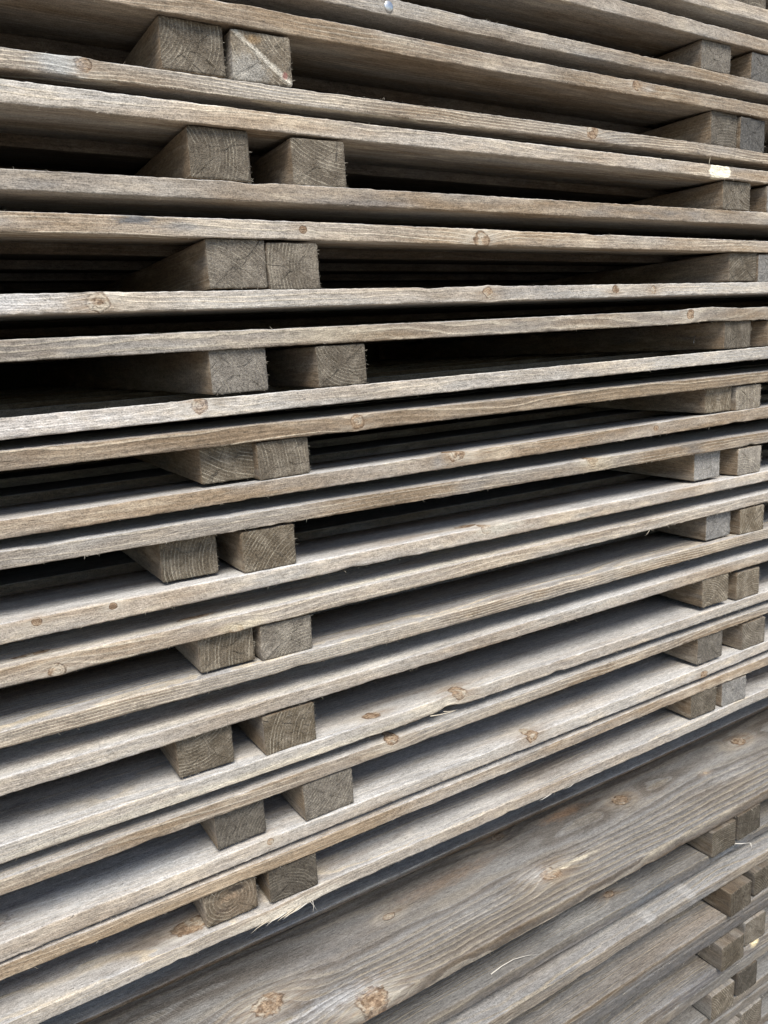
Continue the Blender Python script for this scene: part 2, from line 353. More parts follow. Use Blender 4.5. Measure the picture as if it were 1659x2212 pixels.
def batten(name, mats, parent, x, y, z, wd, ht, length=1.2, hairs=10, fuzz=1.0, tilt=0.0, loc_only=None):
    """timber running into the stack; its sawn end at y (local), lower left corner x, z. mesh is local to its own front-left-bottom corner."""
    rr = 0.0026; seg = 5
    prof = []
    def edge(a, b, n):
        for q in range(n): prof.append((a[0] + (b[0] - a[0]) * q / n, a[1] + (b[1] - a[1]) * q / n))
    def corner(cx, cz, a0):
        for q in range(seg): a = a0 + math.pi / 2 * q / seg; prof.append((cx + rr * math.cos(a), cz + rr * math.sin(a)))
    edge((rr, 0), (wd - rr, 0), 8); corner(wd - rr, rr, -math.pi / 2)
    edge((wd, rr), (wd, ht - rr), 7); corner(wd - rr, ht - rr, 0)
    edge((wd - rr, ht), (rr, ht), 8); corner(rr, ht - rr, math.pi / 2)
    edge((0, ht - rr), (0, rr), 7); corner(rr, rr, math.pi)
    prof = np.array(prof); m = len(prof)
    ys = np.concatenate([[0.0, 0.0012, 0.003, 0.006], np.linspace(0.012, length, 26)])
    rows = np.zeros((len(ys), m, 3)); ctr = np.array([wd / 2, ht / 2])
    wob = rng.normal(0, 0.00022, m)
    for a, yy in enumerate(ys):
        s = 1.0
        p = prof.copy(); d = p - ctr; ln = np.linalg.norm(d, axis=1)[:, None]
        p = p + d / ln * (wob[:, None] * (1 if a < 4 else 0.5) - (0.0006 if a == 0 else 0.0))
        p = p + rng.normal(0, 0.00012 if a < 6 else 0.0003, (1, 2))
        rows[a, :, 0] = p[:, 0]; rows[a, :, 2] = p[:, 1]
        rows[a, :, 1] = yy + (rng.normal(0, 0.0003, m) * fuzz if a == 0 else 0) + tilt * (p[:, 0] - wd / 2) * (1 if a < 4 else 0)
    v = [tuple(t) for t in rows.reshape(-1, 3)]; f = []
    n = len(ys)
    for a in range(n - 1):
        for j in range(m):
            j2 = (j + 1) % m; b = a * m
            f.append((b + j, b + m + j, b + m + j2, b + j2))
    f.append(tuple(range((n - 1) * m, n * m)))
    # end face: shrinking rings
    prev = list(range(m))
    for s in (0.9, 0.75, 0.58, 0.4, 0.2):
        cur = []
        for j in range(m):
            p = ctr + (prof[j] - ctr) * s
            cur.append(len(v)); v.append((p[0], rng.normal(0, 0.00035) * fuzz + tilt * (p[0] - wd / 2), p[1]))
        for j in range(m):
            j2 = (j + 1) % m; f.append((prev[j], prev[j2], cur[j2], cur[j]))
        prev = cur
    f.append(tuple(prev))
    o = mesh_obj(name, v, f, mats, parent, (x, y, z))
    o.color = (random.uniform(.85, 1.15), random.uniform(0, .2), 0, 1)
    return o

def sliver(name, mat, parent, pts, r0):
    """a tapering splinter along the points pts"""
    pts = [Vector(p) for p in pts]; n = len(pts); v = []; f = []
    for a, p in enumerate(pts):
        d = (pts[min(a + 1, n - 1)] - pts[max(a - 1, 0)]).normalized()
        s = d.cross(Vector((0.2, 0.3, 1))).normalized(); t = d.cross(s)
        rr = r0 * (1 - a / (n - 1)) ** 0.7 + 0.00008
        for q in range(5):
            an = 2 * math.pi * q / 5; v.append(p + s * math.cos(an) * rr + t * math.sin(an) * rr * 0.5)
    for a in range(n - 1):
        for q in range(5):
            q2 = (q + 1) % 5; f.append((a * 5 + q, a * 5 + q2, a * 5 + 5 + q2, a * 5 + 5 + q))
    f.append((4, 3, 2, 1, 0)); f.append(tuple(range(n * 5 - 5, n * 5)))
    return mesh_obj(name, v, f, [mat], parent)

def fuzz(name, mat, parent, spots, length=(0.002, 0.006), r0=0.00022):
    """torn wood fibres standing off a sawn edge: one part"""
    v = []; f = []
    for (x, y, z, dx, dy, dz) in spots:
        L = random.uniform(*length) * (0.6 + random.random()); b = Vector((x, y, z)); d = Vector((dx, dy, dz)).normalized()
        sd_ = Vector((1, 0, 0)) if abs(d.x) < 0.8 else Vector((0, 0, 1))
        u = d.cross(sd_).normalized(); t = d.cross(u)
        bend = (u * random.uniform(-.5, .5) + t * random.uniform(-.5, .5)) * L * 0.5
        k0 = len(v); rr = r0 * random.uniform(0.6, 1.5)
        for fr_, sc in ((-.15, 1.0), (0.5, 0.7), (1.0, 0.12)):
            c_ = b + d * L * fr_ + bend * max(fr_, 0) ** 2
            for q in range(3):
                an = q * 2.094; v.append(c_ + (u * math.cos(an) + t * math.sin(an)) * rr * sc)
        for a in (0, 3):
            for q in range(3):
                q2 = (q + 1) % 3; f.append((k0 + a + q, k0 + a + q2, k0 + a + 3 + q2, k0 + a + 3 + q))
        f.append((k0 + 6, k0 + 7, k0 + 8))
    o = mesh_obj(name, v, f, [mat], parent); o['kind'] = 'stuff'
    return o

# ------------------------------------------------------------------ setting
gm = plain('concrete_yard', (0.23, 0.20, 0.165), 0.9, 0, 3.0, 0.25)
gr = mesh_obj('ground', [(-60, -60, 0), (60, -60, 0), (60, 60, 0), (-60, 60, 0)], [(0, 1, 2, 3)], [gm], smooth=False); gr['kind'] = 'structure'

# ------------------------------------------------------------------ panels
fibre = plain('torn_fibre', (0.60, 0.54, 0.44), 0.9, 0, 300, 0.2)
fresh = plain('fresh_splinter', (0.50, 0.44, 0.34), 0.9, 0, 300, 0.2)
white_sl = plain('bleached_splinter', (0.52, 0.49, 0.43), 0.9, 0, 300, 0.2)
steel = plain('nail_steel', (0.55, 0.55, 0.54), 0.35, 0.9, 400, 0.25)

rear_mats = [wood('shade_rear_wood', rand=True, grey=0.25, bright=0.42, late=0.35)]  # deeper boards coloured darker to blacken the shade inside the stack
batten_mats = [wood('batten_wood', rand=True, grey=0.10, bright=0.74, late=0.4, batten=True, spacing=0.0042, bump=0.0011),
               wood('greyed_batten_wood', rand=True, grey=0.55, bright=0.84, late=0.45, batten=True, spacing=0.0034, bump=0.0011)]

# heights of the sawn front edges (in units of D above the camera, linear along x): top a + b*x, bottom a + b*x
LAY = {
 0:(0.5905,0.0000,0.5675,0.0000), 1:(0.5506,-0.0080,0.5285,-0.0080), 2:(0.4763,-0.0080,0.4543,-0.0080), 3:(0.4299,-0.0041,0.4066,-0.0041),
 4:(0.3443,-0.0045,0.3226,-0.0032), 5:(0.3096,-0.0044,0.2861,-0.0038), 6:(0.2169,0.0061,0.1937,0.0053), 7:(0.1741,-0.0023,0.1499,-0.0009),
 8:(0.0818,0.0057,0.0590,0.0059), 9:(0.0317,0.0058,0.0077,0.0051), 10:(-0.0566,0.0105,-0.0805,0.0103), 11:(-0.0927,0.0006,-0.1166,0.0011),
 12:(-0.1732,0.0036,-0.1970,0.0026), 13:(-0.2113,-0.0069,-0.2345,-0.0072), 14:(-0.2985,-0.0056,-0.3246,-0.0048), 15:(-0.3543,-0.0018,-0.3789,-0.0006),
 16:(-0.4348,-0.0038,-0.4583,-0.0038), 17:(-0.4949,0.0008,-0.5184,0.0008), 18:(-0.5832,-0.0038,-0.6083,-0.0025), 19:(-0.6265,-0.0004,-0.6500,0.0030),
 20:(-0.7163,0.0012,-0.7425,0.0035), 21:(-0.7475,-0.0030,-0.7699,-0.0030), 22:(-0.8298,-0.0030,-0.8523,-0.0030)}
LAY[-1] = (0.6790, 0, 0.6555, 0)

# look of each front board: grey, bright, late, pith(y,z), edge radius, spacing
LOOK = {0:(.55,1.0,.6,(.03,-.05)), 1:(.40,.95,.4,(.06,.03)), 2:(.55,.98,.5,(.05,-.06)), 3:(.20,.95,.6,(.03,-.05)), 4:(.40,1.0,1.0,(.012,.050)), 5:(.45,1.05,.6,(.04,.06)),
 6:(.45,.90,.6,(.08,-.03)), 7:(.25,1.03,.7,(.03,-.06)), 8:(.75,1.14,.6,(.02,.05)), 9:(.40,.95,.75,(.06,.04)), 10:(.85,1.18,.5,(.05,-.05)), 11:(.02,.78,1.1,(.020,.034)),
 12:(.30,.90,.6,(.05,-.05)), 13:(.30,.82,.6,(.03,.06)), 14:(.55,1.05,.4,(.07,-.05)), 15:(.50,1.06,.7,(.06,.06)), 16:(.45,1.06,1.05,(.006,-.060)), 17:(.60,1.08,.35,(.05,.06)),
 18:(.70,1.12,.7,(.03,-.06)), 19:(.30,.80,.6,(.05,.05)), 20:(.65,1.10,.35,(.06,-.05)), 21:(.15,.92,.5,(.04,.06)), 22:(.55,1.0,.9,(.02,-.05)), -1:(.5,1,.5,(.05,.05)), -2:(.5,1,.5,(.05,.05))}
EDGE_R = {12:.0026, 14:.0040, 15:.0034, 16:.0036, 17:.0036, 18:.0030, 20:.0026, 22:.0030}

# knots in the sawn edges: x, dz from mid edge, radius (m); world x
EK = {3:[(.975,.0028,.0078)], 4:[(.194,.0020,.0072),(.884,.0030,.0105)], 7:[(.418,.0012,.0048),(.680,-.0035,.0118)],
 8:[(.180,-.0006,.0108),(.689,.0017,.0080),(.935,.0020,.0066),(1.02,.001,.0060)], 9:[(1.108,.0033,.0085)], 10:[(.274,.0031,.0090)], 11:[(.474,.0004,.0100)],
 12:[(1.032,.0022,.0052),(.626,.0100,.0135)], 13:[(.886,.0070,.0105)], 14:[(.675,.0075,.0085),(.155,.0055,.0040),(.078,.0050,.0048)], 15:[(.091,-.0060,.0085),(.291,-.0090,.0085)],
 18:[(.62,.011,.012)], 19:[(.501,.0100,.0100)], 20:[(.756,.0080,.0110),(.310,.0040,.0048),(1.176,-.006,.010)],}
# knots on the top faces: x, y, rx, ry (m)
TK = {15:[(.070,.022,.020,.006),(.250,.022,.022,.006)], 22:[(.205,.030,.030,.016)], 20:[(-.02,.045,.030,.013)], 14:[(.66,.030,.020,.010)], 18:[(.48,.02,.014,.012)]}
# stains, breaks, pale strips and a painted sky tint: x, dy, dz, sx, sy, sz, colour, amount, ragged, soft
CREAM = (.80, .74, .58)
EP = {5:[(1.173,0,.001,.029,.02,.014,CREAM,1.0,.22,.12),(1.173,0,.005,.026,.02,.0030,(.58,.52,.40),.7,.6,.4)], 7:[(.226,0,.006,.032,.02,.007,(.085,.092,.10),.85,.8,.6),(.275,0,.001,.03,.02,.005,(.12,.13,.14),.5,.7,.6)],
 10:[(.10,0,0,.25,.02,.02,(.52,.51,.50),.5,.7,.8)], 8:[(.08,0,0,.10,.03,.02,(.50,.50,.50),.5,.6,.8)], 12:[(.595,0,.002,.016,.02,.014,(.22,.22,.215),.5,.8,.8)],
 4:[(.17,0,.0,.03,.02,.02,(.36,.38,.38),.6,.7,.7)], 3:[(1.0,0,.002,.018,.02,.007,(.46,.44,.40),.35,.8,.8)], 18:[(.30,0,-.005,.45,.012,.007,(.52,.475,.37),.5,.8,.9),(.56,.006,.004,.075,.016,.009,(.46,.43,.36),.6,.8,.8)],
 17:[(.30,.012,.010,.6,.012,.006,(.50,.46,.38),.5,.5,.9)], 15:[(.5,.012,.010,.6,.010,.006,(.52,.49,.40),.6,.5,.9),(.297,0,-.004,.04,.015,.008,(.50,.43,.30),.6,.7,.7)],  # long strips: paler along the top edge
 20:[(.12,.05,.010,.30,.040,.02,(.40,.45,.50),.55,.5,.9)], 21:[(.2,0,0,.4,.02,.02,(.27,.205,.135),.5,.8,.9)], 22:[(.33,0,-.004,.10,.02,.008,(.55,.50,.41),.75,.6,.5),(.150,.035,.01,.06,.03,.01,(.10,.08,.06),.6,.6,.8)],  # first entry: bluish sky light painted on a top face
 11:[(.3,0,0,.9,.02,.02,(.22,.155,.095),.45,.6,.9),(1.05,0,0,.5,.02,.02,(.24,.18,.115),.5,.6,.9)], 14:[(.70,.0,.006,.05,.02,.010,(.46,.43,.36),.8,.6,.6)], 13:[(.90,0,0,.05,.02,.02,(.40,.34,.24),.5,.6,.7)],
 9:[(.45,0,0,.10,.02,.012,(.42,.37,.28),.5,.8,.8)], 19:[(1.12,0,-.008,.010,.01,.006,(.08,.06,.04),.8,.4,.4)]}

LABEL = {
 -1:'timber panel above the batten end that pokes into the top right corner',
 0:'timber panel crossing only the top right corner, under a cut off batten end',
 1:'timber panel second from the top at the right, its edge resting over two batten ends',
 2:'timber panel with a round grey nail head in its upper edge', 3:'timber panel lying on the batten end with the pale diagonal crack',
 4:'timber panel with a pale knot at far left, beneath the diagonally cracked batten end', 5:'timber panel with a fresh cream chip broken from its edge at the right',
 6:'plain timber panel between the cream chipped panel and the blue stained one', 7:'timber panel with a dark blue stain on the left of its edge',
 8:'pale timber panel with a large round dark ringed knot in its edge', 9:'timber panel below the large ringed knot, its edge bulging at a knot far right',
 10:'silvery timber panel with one squarish knot left of centre, beneath two batten ends', 11:'dark brown edged timber panel with yellow wavy grain streaks',
 12:'timber panel with a half round knot cut off at its top edge', 13:'timber panel right under the half knot panel, with a pale half moon knot at right',
 14:'timber panel with a grey top face and small pale chips in its edge at left', 15:'timber panel with a cracked loose knot at its bottom edge on the left',
 16:'timber panel with fine yellow pinstripe grain along its edge', 17:'timber panel with a smooth bright rounded top edge, next below the pinstriped panel',
 18:'timber panel torn and splintered at its edge beside a batten end', 19:'timber panel with a dark resinous knot, next below the torn splintered panel',
 20:'timber panel with a bluish white top face and one small round edge knot', 21:'narrow tan timber panel almost touching the bluish white panel above it',
 22:'lowest timber panel of the upper stack, with ragged splinters on its lower edge'}
GROUP_UP, GROUP_LOW = 'timber panels of the upper stack', 'timber panels of the lower stack'

XA = {1:(-.64,.285,1.316), 3:(-.63,.320,1.348), 5:(-.64,.342,1.392), 7:(-.62,.3525,1.420), 9:(-.65,.3425,1.412), 11:(-.66,.316,1.358), 13:(-.70,.2495,1.331), 15:(-.65,.287,1.3745), 17:(-.68,.241,1.371), 19:(-.66,.2825,1.361), 21:(-.67,.255,1.344), -1:(-.66,.30,1.335)}
XB = {1:(-.54,.385,1.4625), 3:(-.54,.411,1.436), 5:(-.50,.483,1.530), 7:(-.53,.4365,1.511), 9:(-.50,.499,1.556), 11:(-.57,.397,1.4595), 13:(-.60,.363,1.471), 15:(-.56,.3775,1.490), 17:(-.57,.3695,1.486), 19:(-.52,.424,1.515), 21:(-.56,.3555,1.451), -1:(-.55,.40,1.4205)}
SA = {11:.019, 13:.026, 15:.010, 17:.0125, 19:.012, 21:.006, 7:.006, 9:.006}
WA = {13:.0775, 19:.0775}; WB = {7:.0755, 15:.082, 17:.084, 19:.087}
# end faces in the photo that are greyed / rough rather than brown (row of the upper panel, group index)
GREY_A = {(7,1),(9,1),(13,2),(15,2),(3,2)}; GREY_B = {(5,1),(7,1),(9,1),(11,1),(15,1),(5,2),(3,2),(7,2),(11,2),(13,2),(1,2),(21,2)}

ZR = lambda n: (LAY[n][0] + LAY[n][2]) / 2 + (LAY[n][1] + LAY[n][3]) / 2
panels = {}
def empty(name, loc, label, group):
    e = bpy.data.objects.new(name, None); COL.objects.link(e); e.location = loc; e.empty_display_size = 0.05
    e['label'] = label; e['category'] = 'timber panel'; e['group'] = group
    return e

def edge_fns(row, yf, zref):
    a, b, c, d_ = row
    zt = lambda x: (a + b * np.asarray(x) / D) * D * yf + H - zref
    zb = lambda x: (c + d_ * np.asarray(x) / D) * D * yf + H - zref
    return zt, zb

REAR = {}
def rear_boards(parent, zt, zb, upper_of_row, y0, pitch, width, n, extra, extra2, dmat):
    for q in range(n):
        key = None
        tt, tb = (0.0, 0.0115) if upper_of_row else (0.0115, 0.0)
        jit = random.uniform(-.0012, .0012)
        up = extra if upper_of_row else 0.0; dn = 0.0 if upper_of_row else extra
        ex = 1.0 if q >= 1 else 0.0
        f1 = (lambda x, j=jit, e=ex: zt(x) + up * e + (0 if not e else 0)); f2 = (lambda x, e=ex: zb(x) - dn * e)
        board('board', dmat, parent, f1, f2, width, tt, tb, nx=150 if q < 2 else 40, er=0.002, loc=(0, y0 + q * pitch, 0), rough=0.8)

def make_panel(n):
    row = LAY[n]; up_of_row = (n % 2 == 1)
    zref = H + D * (row[2] + row[3])                       # bottom of the edge at x = D
    p = empty('timber_panel', (0, 0, zref), LABEL[n], GROUP_UP); panels[n] = (p, zref)
    zt, zb = edge_fns(row, 1.0, zref)
    mid = lambda x: float((zt(x) + zb(x)) / 2)
    g_, br, la, pith = LOOK[n]
    er = EDGE_R.get(n, 0.0024) * .72
    br *= (1.06, .92, 1.0, .88, 1.08, .97, .93)[(n * 5) % 7]
    kn = [(x, 0.0, mid(x) + dz, r_ * 1.15, r_ * 2.6, r_, r_ * 0.55 * (1 if dz <= 0 else -1)) for (x, dz, r_) in EK.get(n, [])]
    kn += [(x, y, float(zt(x)) - 0.004, rx, ry, 0.02, ry * 0.6) for (x, y, rx, ry) in TK.get(n, [])]
    pa = [(x, dy, mid(x) + dz, sx, sy, sz, c, am, rg, sf) for (x, dy, dz, sx, sy, sz, c, am, rg, sf) in EP.get(n, [])]
    mt = wood('panel_edge_wood', kn, pa, pith, 0.0046 if n not in (4, 16) else 0.0036, g_, br, la, 0.8 if n in (5, 6, 8, 9) else 0.45)
    bul = [(x, r_ * 1.6, .0010 if dz >= -.002 else .0, -.0010 if dz <= .002 else 0, -.0008) for (x, dz, r_) in EK.get(n, []) if r_ > .007]
    if n == 9: bul += [(1.16, .05, .0035, .0025, 0)]
    if n == 22: bul += [(.30, .035, -.004, -.004, 0), (.345, .02, 0, -.004, 0)]
    if n == 18: bul += [(.60, .02, .0, .004, .004)]
    if n == 8: bul += [(.70, .02, .0008, -.0012, 0)]
    W = 0.179 * D
    tt, tb = (0.0, 0.0115) if up_of_row else (0.0115, 0.0)
    board('board', mt, p, zt, zb, W, tt, tb, er=er, bulges=bul)
    # fibres on the sawn arrises
    sp = []
    for q in range(85):
        x = random.uniform(0.02, 1.45)
        if random.random() < .55: sp.append((x, random.uniform(-.0002, .001), float(zb(x)) + .0006, random.uniform(-1, 1), random.uniform(-1, .1), random.uniform(-1.2, -.1)))
        else: sp.append((x, random.uniform(-.0002, .001), float(zt(x)) - .0006, random.uniform(-1, 1), random.uniform(-1, .1), random.uniform(.1, 1.0)))
    fuzz('frayed_fibre', fibre, p, sp, (.0012, .0034), .00014)
    # gap to the neighbour on the outer side, half of it filled by the deeper boards
    nb = n - 1 if up_of_row else n + 1
    ext = 0.0
    if nb in LAY:
        gap = []
        for x in (-.7, .5, 1.5):
            a = LAY[n]; b = LAY[nb]
            gap.append(((b[2] + b[3] * x / D) - (a[0] + a[1] * x / D)) * D if up_of_row else ((a[2] + a[3] * x / D) - (b[0] + b[1] * x / D)) * D)
        ext = max(0.0, min(gap) / 2 - 0.0006)
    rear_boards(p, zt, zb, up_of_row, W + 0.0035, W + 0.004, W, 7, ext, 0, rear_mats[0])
    return p, zt, zb

info = {}
for n in range(-1, 23): info[n] = make_panel(n)

def z_of(n, which, x):
    a, b, c, d_ = LAY[n]
    return H + (D * a + b * x if which == 't' else D * c + d_ * x)

# brightness and greyness of the sawn ends, as seen
ENDS = {(3,1,'a'):(.95,.1), (5,1,'a'):(.90,.1), (5,1,'b'):(1.0,.1), (7,1,'a'):(1.3,.2), (7,1,'b'):(1.05,.15), (9,1,'a'):(1.25,.35), (9,1,'b'):(1.05,.1), (11,1,'a'):(1.0,.05), (11,1,'b'):(1.05,.1),
        (13,1,'a'):(1.15,.05), (13,1,'b'):(1.05,0), (15,1,'a'):(.95,.05), (15,1,'b'):(1.2,.25), (17,1,'a'):(1.0,.05), (17,1,'b'):(1.05,.0), (19,1,'a'):(.66,.25), (19,1,'b'):(1.05,.25), (21,1,'a'):(.72,.0), (21,1,'b'):(.68,.15),
        (1,2,'a'):(1.05,.3), (1,2,'b'):(.7,.6), (3,2,'a'):(.72,.2), (3,2,'b'):(.55,.65), (5,2,'a'):(.85,.1), (7,2,'a'):(.95,.05), (7,2,'b'):(1.0,.65), (9,2,'a'):(.70,.1), (11,2,'a'):(1.25,0), (11,2,'b'):(1.35,.15),
        (13,2,'a'):(1.2,.65), (13,2,'b'):(1.45,.3), (15,2,'a'):(1.3,.7), (15,2,'b'):(1.5,.0), (17,2,'a'):(1.45,.05), (17,2,'b'):(1.35,.05), (19,2,'a'):(.85,.3), (19,2,'b'):(1.15,.15), (21,2,'a'):(.75,.1), (21,2,'b'):(1.05,.65)}
pale_crack = wood('cracked_batten_wood', patches=[(0.0, .004 + .0027 * q, .0490 - .0020 * q, .01, .0050, .0024 + .00012 * q, (.62, .58, .49), .6, .45, .8) for q in range(24)]
    + [(0, .016, .010, .01, .030, .022, (.34, .325, .29), .7, .5, .5), (0, .060, .010, .01, .004, .005, (.30, .12, .10), .8, .4, .5), (0, .025, .043, .01, .012, .006, (.28, .19, .10), .7, .6, .6)], grey=.55, bright=.85, batten=True, spacing=.0036, pith=(.09, .07))
knot_end = wood('knotty_batten_wood', patches=[(0.0, .045, .020, .02, .06, .05, (.21, .155, .105), .55, .7, .9), (0, .030, .030, .01, .020, .006, (.30, .215, .14), .6, .7, .8),
    (0, .042, .040, .01, .014, .005, (.035, .028, .022), .95, .4, .5), (0, .022, .016, .01, .012, .004, (.08, .06, .045), .7, .5, .6)], grey=.1, bright=.85, batten=True, spacing=.005, pith=(.03, .03))
for u in range(-1, 22, 2):                     # u: panel above the row, u+1: panel below it
    lo = u + 1
    for gidx in range(3):
        for side in 'ab':
            X = (XA if side == 'a' else XB)[u][gidx]
            s = SA.get(u, .010) if side == 'a' else .004
            if gidx == 2 and side == 'a': s = {13:.015, 15:.013, 17:.004, 19:.004, 21:.004, 11:.012}.get(u, .007)
            x = X * D * (1 + s); wd = (WA if side == 'a' else WB).get(u, .0805) * D * (1 + s)
            if gidx == 2: wd = .083 * D
            xm = x + wd / 2
            gap = z_of(u, 'b', xm) - z_of(lo, 't', xm)
            ht = min(max(gap - .0032, .044), .053) if gap > .048 else gap - .0025
            own = u if side == 'a' else lo
            zz = z_of(u, 'b', xm) - ht - .0002 if side == 'a' else z_of(lo, 't', xm) + .0002
            p, zref = panels[own]
            grey = (u, gidx) in (GREY_A if side == 'a' else GREY_B)
            mt = batten_mats[0]
            if gidx == 1 and u == 3 and side == 'b': mt = pale_crack
            if gidx == 1 and u == 21 and side == 'a': mt = knot_end
            slope = (LAY[u][1] + LAY[u][3]) / 2 if side == 'a' else (LAY[lo][1] + LAY[lo][3]) / 2
            o = batten('batten', [mt], p, x, s * D, zz - zref, wd, ht, tilt=random.uniform(-.03, .03))
            if grey: o.color = (random.uniform(.9, 1.15), random.uniform(.55, .95), 0, 1)
            eo = ENDS.get((u, gidx, side))
            if eo: o.color = (eo[0], eo[1], 0, 1)
            o.rotation_euler = (random.uniform(-.002, .002), -slope, random.uniform(-.025, .025) if gidx != 1 else random.uniform(-.02, .02))
            if gidx > 0:
                sp = []
                for q in range(13):
                    t = random.random()
                    if random.random() < .6: sp.append((x + wd, s * D, zz - zref + ht * t, random.uniform(.3, 1), random.uniform(-.7, .1), random.uniform(-.5, .5)))
                    else: sp.append((x + wd * t, s * D, zz - zref + .0004, random.uniform(-.5, .5), random.uniform(-1, .1), random.uniform(-.8, -.2)))
                f_ = fuzz('frayed_fibre', fibre, o, [(a - x, b - s * D, c - (zz - zref), d1, d2, d3) for a, b, c, d1, d2, d3 in sp], (.0010, .0030), .00014)

# ------------------------------------------------------------------ lower stack (its face stands ~8 cm nearer)
# y factor of the front, z (units of D, true) top a,b and bottom
MROW = [  # (yf, zt_a, zt_b, zb_a, zb_b)
 (.900,-.9925,-.0018,-1.0165,-.0022), (.905,-1.0770,-.0060,-1.1040,-.0030), (.878,-1.1205,-.0050,-1.1470,-.0020), (.866,-1.2060,-.0030,-1.2280,.0000),
 (.866,-1.2310,-.0010,-1.2560,.0000), (.862,-1.3180,0,-1.3420,0), (.864,-1.3480,0,-1.3720,0), (.868,-1.4360,0,-1.4600,0), (.866,-1.4660,0,-1.4890,0), (.868,-1.5530,0,-1.5760,0),
 (.866,-1.5830,0,-1.6060,0), (.866,-1.6700,0,-1.6930,0)]
MLAB = ['wide brown knotty plank panel, uppermost of the lower stack', 'grey rough panel right under the wide knotty plank, with a white curled splinter',
 'panel with two whitish clean bars on its top face', 'panel carrying the batten end with an olive brown side, under the white barred panel',
 'panel edge with bluish wet patches lying over the second row of low batten ends', 'panel with a broken cream chip at its edge by the low batten ends',
 'thin panel edge right below the cream chipped lower panel', 'panel carrying the lowest pale grey batten ends in view', 'timber panel lying just below the lowest pale grey batten ends',
 'timber panel third from the bottom of the lower stack', 'timber panel second from the bottom of the lower stack', 'timber panel lying nearest the ground in the lower stack']
BROWN = (.225, .165, .115)
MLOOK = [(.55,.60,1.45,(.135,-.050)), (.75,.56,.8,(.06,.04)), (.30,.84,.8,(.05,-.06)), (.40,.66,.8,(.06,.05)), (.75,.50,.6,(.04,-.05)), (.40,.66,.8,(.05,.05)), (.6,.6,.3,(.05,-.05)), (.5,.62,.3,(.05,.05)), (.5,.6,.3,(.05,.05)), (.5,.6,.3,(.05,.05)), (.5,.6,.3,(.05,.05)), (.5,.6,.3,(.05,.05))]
MK = {0:[(1.215,.102,.0050,.0040),(1.013,.135,.0150,.0120),(.767,.058,.0165,.0130),(.758,.183,.0125,.0090),(.501,.127,.0085,.0065),(.402,.010,.020,.016),(.283,.080,.0190,.0150),(1.373,.140,.0155,.012)],
      1:[(.88,.035,.010,.006)], 5:[(1.165,.018,.012,.010)]}
MP = {0:[(.9,0,-.008,.8,.005,.008,(.13,.118,.105),.6,.9,.9),(.820,.058,0,.080,.006,.012,(.54,.48,.36),.8,.7,.8),(.845,.066,0,.022,.0016,.012,(.05,.035,.025),.9,.3,.4),(.62,.145,0,.14,.022,.02,(.26,.185,.125),.6,.8,.8),(.90,.165,0,.07,.016,.02,(.36,.23,.14),.7,.7,.7),
         (.78,.175,0,.07,.03,.02,(.10,.095,.09),.7,.8,.8),(1.12,.19,0,.20,.03,.02,(.13,.10,.08),.5,.7,.9),(.40,.12,0,.14,.05,.02,(.22,.215,.21),.6,.8,.9),(.36,.035,0,.09,.022,.02,(.40,.41,.42),.6,.9,.8),(.745,.070,0,.040,.022,.02,(.40,.40,.39),.55,.9,.9),(.96,.12,0,.12,.03,.02,(.105,.09,.075),.65,.9,.9),(.55,.17,0,.16,.025,.02,(.10,.095,.09),.6,.9,.9),(1.25,.07,0,.12,.02,.02,(.33,.32,.30),.5,.9,.9),(.62,.06,0,.10,.02,.02,(.33,.325,.31),.5,.9,.9),(1.10,.12,0,.05,.018,.02,(.14,.115,.09),.6,.9,.8)],
      1:[(.9,0,-.006,.7,.006,.009,(.105,.10,.097),.8,.9,.8),(.95,0,0,.10,.05,.012,(.10,.115,.13),.55,.8,.8),(1.16,0,0,.08,.05,.012,(.12,.14,.16),.55,.8,.8),(.80,.03,.01,.09,.03,.02,(.42,.41,.38),.4,.8,.8)],
      2:[(1.025,.02,.012,.018,.04,.016,(.36,.35,.33),.6,.7,.6),(.925,.02,.012,.016,.04,.016,(.34,.33,.31),.55,.7,.6),(1.04,0,-.004,.10,.02,.010,(.16,.165,.17),.6,.7,.7)],
      3:[(1.0,0,-.004,.6,.006,.008,(.11,.107,.103),.75,.9,.7),(1.1,.02,.01,.3,.03,.02,(.26,.215,.17),.5,.7,.9)], 4:[(1.0,0,0,.6,.006,.02,(.095,.092,.09),.85,.9,.8)], 5:[(1.19,0,.008,.014,.012,.010,(.66,.55,.33),.9,.5,.4),(1.17,.025,.01,.03,.02,.01,(.42,.42,.40),.7,.6,.6),(1.05,0,0,.2,.02,.02,(.12,.13,.15),.5,.7,.8)]}
low = []
low_rear = wood('lifted_rear_wood', rand=True, grey=.30, bright=.95, late=.7)  # lighter, browner colour lifts the shaded band under the upper stack
